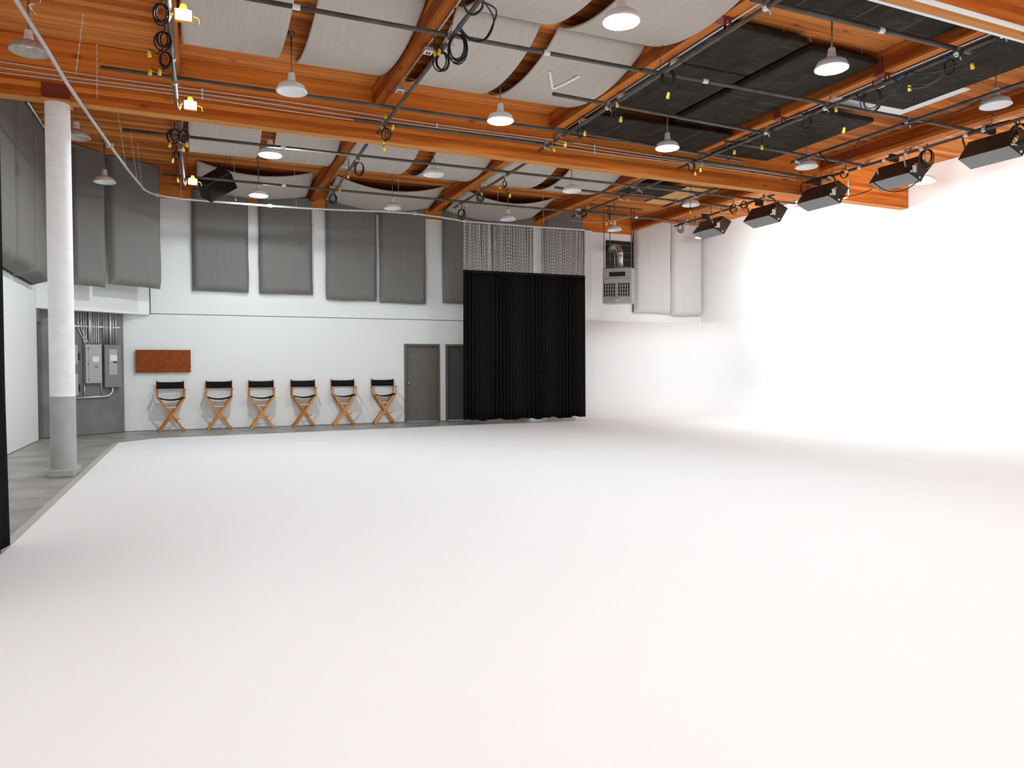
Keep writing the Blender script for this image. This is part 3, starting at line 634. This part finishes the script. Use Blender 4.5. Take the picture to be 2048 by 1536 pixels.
dr = thing('black_drape', 'tall pleated black drape hanging on chains beside the doors', 'curtain', (0, 0, 0))
MB().grid(lambda u, v: drape_fn(u, v, .13, 3.88, .06, 34), 420, 10).build('cloth', M_DRAPE, dr, smooth=True, solid=.006)
MB().grid(lambda u, v: drape_fn(u, 1, .1, 3.84 + .06 * v, .062, 34), 420, 1).build('heading_band', M_BLACK, dr, solid=.014)
nd = thing('black_drape', 'black drape gathered at the frame edge, its hem spread on the floor', 'curtain', (0, 0, 0))
def ndf(u, v):
    y = 5.3 + 2.0 * u; x = -1.58 + .04 * math.sin(u * 46.6) * (1.2 - u) + .083 * u
    fl = max(0, (.25 - v)) / .25
    return (x + .01 * fl * u + .03 * math.sin(u * 70) * fl * (1 - u), y + .02 * fl * u, .008 + 5.07 * v)
MB().grid(ndf, 120, 30).build('cloth', M_DRAPE, nd, smooth=True, solid=.008)
MB().grid(lambda u, v: (ndf(u, 1)[0], ndf(u, 1)[1], 4.95 + .13 * v), 120, 1).build('heading_band', M_BLACK, nd, solid=.016)
# baseboard vent glimpsed under the drape
vt = thing('wall_vent', 'low grey grille showing under the hem of the black drape', 'vent', (9.19, 17.98, .01))
MB().box((-.40, -.02, 0), (.40, .08, .15)).build('frame', M_GALV, vt)
v = MB()
for i in range(5): v.box((-.37, -.03, .015 + i * .027), (.37, -.018, .025 + i * .027))
v.build('louvre', M_PANELD, vt)

# ================================================================= UNIT HEATER
ht = thing('unit_heater', 'grey gas unit heater hung on rods next to the pale quilts', 'heater', (10.93, 17.98, 0), math.radians(-42))
def hl(p):      # world point to the heater's own frame
    c, n = math.cos(math.radians(42)), math.sin(math.radians(42)); x, y = p[0] - 10.93, p[1] - 17.98
    return (x * c - y * n, x * n + y * c, p[2])
hb = MB(); hb.slab([(-.42, 0), (.42, 0), (.42, .52), (-.42, .52)], 3.27, 4.27); hb.build('casing', M_HEAT, ht, bevel=.03)
MB().box((-.23, -.006, 4.02), (.23, .03, 4.15)).build('inspection_slot', M_DARK, ht)
MB().box((-.235, -.03, 3.995), (.235, .002, 4.013)).build('slot_lip', M_GALV, ht)
MB().prism([(-.39, 3.83), (-.36, 3.93), (-.22, 3.97), (.22, 3.97), (.36, 3.93), (.39, 3.83)], -.05, .01).build('hood', M_HEAT, ht, bevel=.008)
MB().box((-.39, -.006, 3.45), (.37, .01, 3.84)).build('grille_back', M_DARK, ht)
g = MB()
for i in range(12):
    x = -.39 + .76 * i / 11; g.box((x - .010, -.05, 3.45), (x + .010, -.004, 3.84))
for z in (3.455, 3.55, 3.65, 3.75, 3.835): g.box((-.395, -.056, z - .006), (.375, -.046, z + .006))
g.box((-.025, -.06, 3.44), (.012, -.004, 3.85)); g.build('grille', M_HEAT, ht)
bd = MB(); bd.lathe([(0, .006), (.08, .006), (.09, 0)], n=20); bd.v = [(x * .95, -.004 - z, y * .40 + 3.35) for x, y, z in bd.v]; bd.build('badge', M_STEELW, ht, smooth=True)
for x, y in ((-.39, .05), (.39, .05), (-.30, .48), (.39, .48)): MB().tube([(x, y, 4.25), (x, y, deckz(11) - .002)], .013, 8).build('hanging_rod', M_ROD, ht, smooth=True)
MB().tube([hl(p) for p in ((11.16, 18.20, 4.24), (11.16, 18.20, 4.68), (11.17, 18.26, 4.80), (11.21, 18.42, 4.91), (11.28, 18.68, 4.98), (11.46, 19.27, 5.0))], .085, 18).build('flue_duct', M_GALV, ht, smooth=True)
MB().tube([hl(p) for p in ((11.16, 18.20, 4.66), (11.165, 18.235, 4.76))], .092, 18).build('flue_collar', M_GALV, ht, smooth=True)
MB().tube([hl(p) for p in ((11.03, 18.28, 4.24), (11.03, 18.28, 4.72), (11.06, 18.4, 4.8))], .012, 8).build('gas_pipe', M_GALV, ht, smooth=True)
lv = thing('wall_louvre', 'black louvred opening behind the heater flue', 'vent', (11.80, 19.30, 4.35))
MB().box((-.47, -.02, 0), (.47, .02, .93)).build('backing', M_DARK, lv)
m = MB()
for i in range(4): m.box((-.47, -.035, .14 + i * .22), (.47, -.018, .148 + i * .22))
m.build('slat', M_PANELD, lv)
MB().box((.47, -.05, -1.2), (.52, .0, 1.1)).build('edge_batten', M_FRAME, lv)

# black speaker hung in front of the far quilts
sp = thing('hanging_speaker', 'black wedge-shaped speaker tilted on wires under the corner hood', 'speaker', (.40, 16.85, 5.36)); sp.scale = (1.15, 1.15, 1.15); sp.rotation_euler = (math.radians(32), math.radians(-36), math.radians(18))
MB().prism([(-.30, -.17), (.30, -.17), (.26, .19), (-.26, .19)], -.16, .16).build('cabinet', M_SPK, sp, bevel=.01)
MB().box((-.27, -.168, -.15), (.27, -.158, .15)).build('grille', M_BLACK, sp)
MB().box((-.28, -.14, -.178), (.28, .14, -.168)).build('base_plate', M_DARK, sp)
w = MB(); w.tube([(.45, 16.85, 5.60), (.62, 16.9, deckz(.6))], .006, 5); w.tube([(.50, 16.85, 5.56), (.72, 16.9, deckz(.7))], .006, 5)
bpy.context.view_layer.update(); wr = w.build('hanging_wire', M_RUST, sp); wr.matrix_parent_inverse = sp.matrix_world.inverted()

# ================================================================= ELECTRICAL RECESS
GA = math.atan2(.519, .899)
def gp(s, z=0.0, out=0.0):
    ux, uy = math.cos(GA), math.sin(GA)
    return (-2.53 + ux * s + uy * out, 18.534 + uy * s - ux * out, z)
def panel(s0, s1, z0, z1, m, lab, dark):
    w = s1 - s0; h = z1 - z0
    t = thing('breaker_panel', lab, 'electrical panel', gp((s0 + s1) / 2, z0, 0), GA, 'breaker panels in the grey recess')
    MB().box((-w / 2, -.14, 0), (w / 2, 0, h)).build('cabinet', m, t, bevel=.006)
    if not dark:
        MB().box((-w / 2 + .06, -.152, .04), (w / 2 - .012, -.138, h - .06)).build('door', M_PANELG, t, bevel=.004)
        h2 = MB()
        for k in (.1, .5, .9): h2.box((-w / 2 + .045, -.16, h * k - .02), (-w / 2 + .062, -.145, h * k + .02))
        h2.build('hinge', M_PANELD, t)
        MB().box((-.03, -.156, h * .55), (.10, -.150, h * .55 + .12)).build('notice', M_TAPE, t)
        MB().box((.01, -.156, h * .40), (.08, -.150, h * .40 + .05)).build('name_plate', M_PANELD, t)
    else:
        MB().box((-.09, -.148, .28), (.09, -.139, h - .10)).build('door', M_PANELG, t, bevel=.003)
        MB().box((-.065, -.153, h - .36), (.085, -.147, h - .23)).build('notice', M_TAPE, t)
        MB().box((0, -.153, h - .41), (.08, -.147, h - .38)).build('latch', M_DARK, t)
        MB().box((-w / 2 - .002, -.146, h - .03), (w / 2 + .002, -.138, h - .002)).build('top_trim', M_PANELD, t)
    return t
panel(.21, .55, 1.14, 2.00, M_PANELG, 'light grey breaker panel with a hinged door and white notice', False)
panel(.61, .97, 1.04, 2.00, M_PANELD, 'darker grey breaker panel nearest the white wall edge', True)
for z0, z1, lab in ((1.57, 1.98, 'upper switch box peeking out behind the white column'), (.88, 1.36, 'lower switch box peeking out behind the white column')):
    t = thing('disconnect_switch', lab, 'electrical panel', gp(-.06, z0, 0), GA, 'switch boxes by the column')
    MB().box((-.14, -.12, 0), (.12, 0, z1 - z0)).build('cabinet', M_PANELG, t, bevel=.006)
    MB().box((-.12, -.13, .03), (.09, -.118, z1 - z0 - .04)).build('cover', M_PANELG, t, bevel=.004)
    MB().box((.12, -.09, .08), (.17, -.05, .24)).build('lever', M_DARK, t)
def conduit(pts, r, lab, grp): return tag(MB().tube(pts, r, 8).build('electrical_conduit', M_GALV, smooth=True), lab, 'conduit', grp)
for s in (.10, .165, .22, .265, .385, .43, .475, .52):
    b = {.10: .25, .165: .30}.get(s, s)
    conduit([gp(s, 2.73, .05), gp(s, 2.36, .05), gp((s + b) / 2, 2.18, .05), gp(b, 2.06, .05), gp(b, 2.0, .05)], .011, 'thin steel conduit rising from the light grey breaker panel', 'conduits above the light grey panel')
for s in (.64, .68, .715, .84, .90): conduit([gp(s, 2.73, .05), gp(s, 2.0, .05)], .011, 'thin steel conduit rising from the darker breaker panel', 'conduits above the darker panel')
conduit([gp(.335, 2.73, .06), gp(.335, 2.0, .06)], .030, 'thick bright conduit into the light grey breaker panel', 'thick conduits')
conduit([gp(.775, 2.73, .06), gp(.775, 2.0, .06)], .030, 'thick bright conduit into the darker breaker panel', 'thick conduits')
tag(MB().obox(gp(.02, 2.40, .02), gp(1.0, 2.40, .02), .03, .035).build('strut_channel', M_GALV), 'horizontal steel strut clamping the conduits to the grey wall', 'strut')
conduit([gp(-.12, .82, .06), gp(.55, .835, .06), gp(.66, .84, .06), gp(.73, .86, .06), gp(.79, .92, .06), gp(.81, 1.0, .06), gp(.81, 1.06, .06)], .022, 'bent conduit sweeping up under the darker breaker panel', 'lower conduits')
conduit([gp(.21, 1.14, .05), gp(.21, .83, .05)], .014, 'short conduit dropping from the light grey breaker panel', 'lower conduits')
conduit([gp(.56, 1.3, .03), gp(.58, 1.0, .03), gp(.62, .84, .04)], .010, 'thin reddish-grey flex between the two breaker panels', 'lower conduits')

# cork board
cb = thing('cork_board', 'wide brown cork board standing off the wall above the first chair', 'notice board', (-.76, 19.20, 1.36))
MB().box((-.59, -.035, 0), (-.0005, -.01, .54)).build('board', M_CORK, cb); MB().box((.0005, -.035, .008), (.59, -.01, .54)).build('board', M_CORK, cb)
MB().box((-.45, -.01, .08), (.45, .07, .46)).build('stand_off', M_FRAME, cb)

# ================================================================= DIRECTOR CHAIRS
def chair():
    r = thing('director_chair', 'x', 'chair', (0, 0, 0), 0, 'tall director chairs along the far wall')
    st = lambda p, q, w, h, n, m=M_CHAIR, u=(0, 1, 0): MB().obox(p, q, w, h, u).build(n, m, r, bevel=.004)
    for y in (-.225, .185):
        st((-.27, y, 0), (.255, y, .765), .045, .024, 'leg'); st((.27, y + .03, 0), (-.255, y + .03, .765), .045, .024, 'leg')
    for s in (-1, 1):
        st((s * .275, -.24, .775), (s * .275, .23, .775), .035, .03, 'seat_rail', u=(0, 0, 1))
        st((s * .27, -.22, .045), (s * .27, .21, .045), .02, .03, 'runner', u=(0, 0, 1))
        st((s * .285, .20, .78), (s * .285, .215, 1.19), .034, .030, 'back_post'); st((s * .285, -.17, .78), (s * .285, -.17, .975), .02, .03, 'arm_post')
        st((s * .29, -.24, .985), (s * .29, .23, .985), .055, .018, 'arm', u=(0, 0, 1))
    st((-.13, -.235, .30), (.17, -.235, .30), .022, .03, 'footrest', u=(0, 0, 1))
    st((-.12, -.21, .565), (.12, -.21, .565), .02, .02, 'cross_brace', M_BRASS, (0, 0, 1)); st((-.12, .18, .565), (.12, .18, .565), .02, .02, 'cross_brace', M_BRASS, (0, 0, 1))
    MB().grid(lambda u, v: (-.275 + .55 * u, -.22 + .43 * v, .790 - .055 * 4 * u * (1 - u)), 14, 6).build('seat', M_BLACK, r, smooth=True, solid=.022)
    MB().grid(lambda u, v: (-.295 + .59 * u, .197 + .035 * 4 * u * (1 - u), .995 + .165 * v - .012 * 4 * u * (1 - u) * v), 14, 3).build('backrest', M_BLACK, r, smooth=True, solid=.02)
    return r
CH = [(-.60, 18.92, 'director chair directly under the cork board', .10), (.45, 18.95, 'director chair second from the cork board end of the row', 0), (1.42, 18.95, 'director chair third from the cork board end', -.01),
      (2.42, 18.97, 'director chair fourth from the cork board end of the row', -.03), (3.42, 18.98, 'director chair with one neighbour before the brown door', -.03), (4.46, 18.98, 'director chair standing next to the brown door', -.05)]
c0 = chair()
for i, (x, y, lab, rz) in enumerate(CH):
    if i == 0: c0.location = (x, y, -.012); c0.rotation_euler = (0, 0, rz); c0['label'] = lab
    else: dup(c0, (x, y, -.012), rz, lab)

# ================================================================= CABLES AND PLUGS
def coil(c, R, n, axis, lab, tails=(), m=M_CABLE, top=None):
    """a hank of cable hung at c (centre), loops of radius about R in a plane facing `axis`; tails = [(plug position, colour)]"""
    t = thing('cable_coil', lab, 'cable', (0, 0, 0), 0, 'hanks of black cable on the grid pipes')
    c = Vector(c); ax = Vector(axis).normalized(); u = ax.cross(Vector((0, 0, 1))).normalized(); w = Vector((0, 0, 1))
    mb = MB(); pts = []
    for k in range(n):
        rr = R * random.uniform(.75, 1.08); ex = random.uniform(.6, .85); off = ax * random.uniform(-.025, .025) + u * random.uniform(-.02, .02)
        for a in range(16):
            th = PI / 2 + 2 * PI * a / 16
            pts.append(c + off + u * (rr * ex * math.cos(th)) + w * (rr * math.sin(th) + (R - rr)))
    pts.append(pts[0]); mb.tube(pts, .0085, 6)
    mb.tube([c + w * R * .95, c + w * (R + .10) + u * .01], .009, 6)
    mb.build('loops', m, t, smooth=True)
    for p, col in tails:
        p = Vector(p); q = c - w * R * .6
        if (p - q).length > .6: q = p + Vector((0, 0, .25))
        mid = (p + q) / 2 + Vector((.01, .02, -.03))
        cb = MB(); cb.tube([q, mid, p + Vector((0, 0, .05)), p], .007, 6); tail = cb.build('tail', m, t, smooth=True)
        pl = MB(); pl.tube([p + Vector((0, 0, .035)), p + Vector((random.uniform(-.018, .018), random.uniform(-.018, .018), -.036))], [.018, .022], 10); pl.build('plug', col, tail, smooth=True)
    return t
Yc, Oc = M_YEL, M_AMBER
coil((-.30, 8.33, 5.08), .10, 3, (.2, 1, 0), 'loop of cable at the top of the first pipe beside the brightest work lamp')
coil((-.30, 8.95, 5.06), .10, 4, (.2, 1, 0), 'cable hank on the first pipe with one yellow plug', ((( -.46, 9.02, 4.93), Yc),))
coil((-.30, 9.5, 5.06), .10, 3, (.2, 1, 0), 'lower cable hank on the first pipe with two yellow plugs', (((-.47, 9.55, 4.92), Yc), ((-.37, 9.5, 4.92), Yc)))
coil((-.30, 12.6, 5.08), .11, 4, (.2, 1, 0), 'round hank of cable on the first pipe just behind the main beam', (((-.36, 12.62, 4.94), Yc),))
coil((-.17, 12.65, 5.10), .10, 3, (.2, 1, 0), 'thin cable loop on the other side of the pipe behind the main beam', (((-.13, 12.6, 4.97), Yc),))
coil((-.30, 13.9, 5.10), .09, 3, (.2, 1, 0), 'tangled cable below the first joist near the corner hood', (((-.36, 13.8, 5.0), Yc), ((-.2, 13.3, 5.08), Yc), ((-.31, 14.6, 4.86), Oc)))
coil((2.72, 7.91, 5.06), .17, 6, (.5, 1, 0), 'biggest black cable coil hanging from the pipe crossing', (((2.62, 8.45, 5.21), Yc), ((2.66, 8.36, 5.20), Yc)))
coil((2.70, 8.42, 5.09), .13, 4, (.5, 1, 0), 'narrow cable loop hanging just beside the biggest coil')
coil((2.72, 11.38, 5.12), .09, 3, (.5, 1, 0), 'cable hank at the pipe end on the main beam with yellow plugs', (((2.72, 11.34, 5.38), Yc), ((2.74, 10.95, 5.10), Yc), ((2.72, 11.45, 5.02), Yc), ((2.72, 11.52, 4.93), Yc)))
coil((2.80, 13.79, 5.18), .12, 4, (.5, 1, 0), 'neat round cable coil behind the main beam above the corner hood', (((2.74, 14.5, 5.30), Yc), ((2.74, 14.5, 5.2), Yc)))
coil((2.78, 16.6, 5.20), .12, 4, (.5, 1, 0), 'dark cable bundle at the far end of the second pipe', (((2.8, 16.3, 5.40), Yc), ((2.84, 16.0, 5.28), Yc), ((2.7, 16.4, 5.42), Yc)))
coil((5.56, 7.90, 5.15), .12, 4, (.8, 1, 0), 'cable coil on the second joist pipe with a long dangling yellow plug', (((5.52, 7.84, 4.92), Yc),))
coil((5.56, 9.21, 5.11), .09, 3, (.8, 1, 0), 'small cable coil by the short open pipe with two yellow plugs', (((5.50, 9.06, 5.20), Yc), ((5.54, 9.01, 4.98), Yc)))
coil((5.54, 10.2, 5.14), .08, 3, (.8, 1, 0), 'cable knot tied with orange at the end of the second joist pipe', (((5.56, 10.1, 5.10), Yc), ((5.52, 10.66, 5.08), Yc), ((5.52, 11.1, 5.12), Oc)))
coil((5.66, 14.96, 5.15), .10, 4, (.8, 1, 0), 'cable hank under the second joist behind the main beam', (((5.64, 15.05, 5.30), Yc), ((5.66, 14.9, 5.22), Yc)))
coil((5.66, 16.2, 5.02), .12, 4, (.8, 1, 0), 'cable hank at the open pipe end above the chain curtain', (((5.65, 16.24, 5.05), Yc), ((5.66, 15.9, 5.17), Yc)))
coil((5.66, 13.6, 5.12), .07, 2, (.8, 1, 0), 'dangling cord with a plug above an unlit far-row lamp', (((5.66, 13.84, 5.12), Yc), ((5.70, 13.4, 4.86), Yc)))
coil((8.48, 10.28, 5.12), .09, 2, (1, .6, 0), 'thin cable ring under the third joist pipe', (((8.46, 10.1, 5.14), Yc), ((8.47, 9.45, 5.04), Yc)))
coil((8.48, 8.52, 5.14), .10, 2, (1, .6, 0), 'cable loops between junction boxes on the third joist pipe', (((8.46, 7.94, 5.17), Yc), ((8.48, 7.80, 4.83), Yc)))
coil((8.48, 11.3, 5.17), .08, 3, (1, .6, 0), 'orange-tied cable knot at the end of the third joist pipe', (((8.46, 11.02, 5.06), Yc), ((8.48, 11.2, 5.04), Oc)))
coil((8.50, 7.35, 5.12), .15, 4, (1, .6, 0), 'tall cable hank dropping past the white skylight', ())
coil((8.74, 15.93, 5.22), .11, 4, (1, .6, 0), 'wiry cable bundle by the heater rods', (((8.72, 15.7, 5.33), Yc), ((8.72, 13.9, 5.15), Yc)))
coil((8.72, 14.69, 5.02), .06, 1, (1, .6, 0), 'cord dropping over the heater to a pair of yellow plugs', (((8.72, 14.80, 4.78), Yc), ((8.74, 14.66, 4.78), Yc)))
coil((11.66, 8.95, 5.07), .16, 5, (1, .4, 0), 'big cable hank between the two nearest flood lights')
coil((11.64, 7.38, 5.04), .15, 5, (1, .4, 0), 'cable hank by the biggest flood light at the frame edge', (((11.6, 7.44, 4.93), Yc),))
coil((11.64, 10.68, 5.22), .10, 2, (1, .4, 0), 'loose cable loops on the flood pipe in front of the fourth joist')
coil((11.76, 13.72, 5.23), .10, 3, (1, .4, 0), 'cable loop on the far flood pipe behind the main beam', (((10.20, 13.65, 4.94), Yc),))
coil((11.78, 14.1, 5.22), .12, 3, (1, .4, 0), 'second cable loop on the far flood pipe', (((11.8, 14.95, 5.26), Yc),))
coil((11.84, 16.28, 5.15), .12, 3, (1, .4, 0), 'cable hank at the very end of the far flood pipe with a yellow tail', (((11.86, 16.15, 5.03), Yc), ((11.82, 15.6, 5.12), Yc)))
coil((8.46, 6.2, 5.10), .10, 2, (1, .6, 0), 'cable loop by the white-edged beam with yellow plugs', (((8.5, 5.95, 5.05), Yc), ((8.46, 6.75, 5.06), Yc)))
# long drooping cables
def droop(p, q, sag, lab, r=.009, m=M_CABLE):
    p, q = Vector(p), Vector(q)
    return tag(MB().tube([p.lerp(q, i / 16) - Vector((0, 0, sag * 4 * (i / 16) * (1 - i / 16))) for i in range(17)], r, 6).build('drooping_cable', m, smooth=True), lab, 'cable', 'cables drooping between pipes')
droop((8.42, 7.55, 5.24), (8.42, 6.75, 5.24), .22, 'black cable swagging under the third joist pipe near the flaring lamp')
droop((8.42, 6.95, 5.24), (8.42, 6.0, 5.24), .26, 'longest black cable swag by the white-edged beam')
droop((8.40, 6.7, 5.24), (8.40, 5.5, 5.24), .16, 'black cable swag closest to the top corner')
droop((8.42, 9.2, 5.24), (8.42, 8.3, 5.24), .18, 'grey cable swag under the third joist pipe over the scratched panel')
droop((10.12, 9.85, 5.24), (10.12, 9.0, 5.24), .28, 'thin cable swag on the pipe between two joists')
droop((10.12, 8.2, 5.24), (10.2, 7.0, 5.24), .10, 'thin cable swag beside the unlit lamp by the skylight')
droop((11.7, 10.10, 4.95), (11.9, 9.0, 5.05), .34, 'black cable drooping below the second flood light')
droop((11.75, 11.3, 5.0), (11.75, 10.15, 4.82), .10, 'grey cable sagging across the face of the main beam end')
def loose(pts, lab, r=.010):
    P = [Vector(p) for p in pts]; out = []
    for i in range(len(P) - 1):
        a, b, c, d = P[max(i - 1, 0)], P[i], P[i + 1], P[min(i + 2, len(P) - 1)]
        for k in range(6):
            t = k / 6; out.append(.5 * ((2 * b) + (c - a) * t + (2 * a - 5 * b + 4 * c - d) * t * t + (3 * b - a - 3 * c + d) * t ** 3))
    return tag(MB().tube(out + [P[-1]], r, 6).build('drooping_cable', M_CABLE, smooth=True), lab, 'cable', 'cables drooping between pipes')
loose([(2.70, 7.85, 5.27), (2.79, 7.85, 5.20), (2.9, 7.84, 5.16), (3.01, 7.80, 5.18), (3.08, 7.75, 5.31), (3.05, 7.55, 5.40), (2.74, 7.2, 5.28)], 'double black cable loop rising from the biggest coil past its pipe')
loose([(2.72, 7.82, 5.27), (2.81, 7.80, 5.17), (2.93, 7.78, 5.13), (3.03, 7.72, 5.19), (3.04, 7.6, 5.33), (2.74, 7.15, 5.27)], 'inner black cable loop rising from the biggest coil')
loose([(2.70, 7.05, 5.27), (2.56, 7.2, 5.26), (2.61, 7.28, 5.19), (2.70, 7.3, 5.18), (2.77, 7.25, 5.24), (2.72, 7.1, 5.28)], 'thick black cable curl beside the first joist pipe at the top edge', .013)
droop((8.9, 16.9, 5.25), (10.1, 16.0, 5.28), .10, 'thin pale cable stretched toward the far flood lights', .006, M_GALV)
# white bent pipe on the main beam end
tag(MB().tube([(12.95, 11.80, 5.5), (12.96, 11.80, 5.16), (12.9, 11.80, 5.10), (12.7, 11.82, 5.07)], .016, 8).build('bent_conduit', M_TAPE, smooth=True), 'white bent conduit at the end of the main beam', 'conduit')
# long pale wall pipe up at the side wall quilts
tag(MB().tube([(-2.60, 14.7, 5.98), (-2.60, 16.9, 5.98), (-1.85, 17.6, 5.98)], .022, 8).build('ceiling_conduit', M_GALV, smooth=True), 'pale pipe along the top of the side wall quilts behind the column', 'pipe')
# straps above the heater
for y, lab in ((17.7, 'dark strap lying under the deck above the heater'), (18.5, 'second dark strap under the deck, closer to the heater')):
    tag(MB().box((9.9, y, 5.90), (11.6, y + .07, 5.935)).build('hanging_strut', M_PIPE), lab, 'strut', 'straps above the heater')
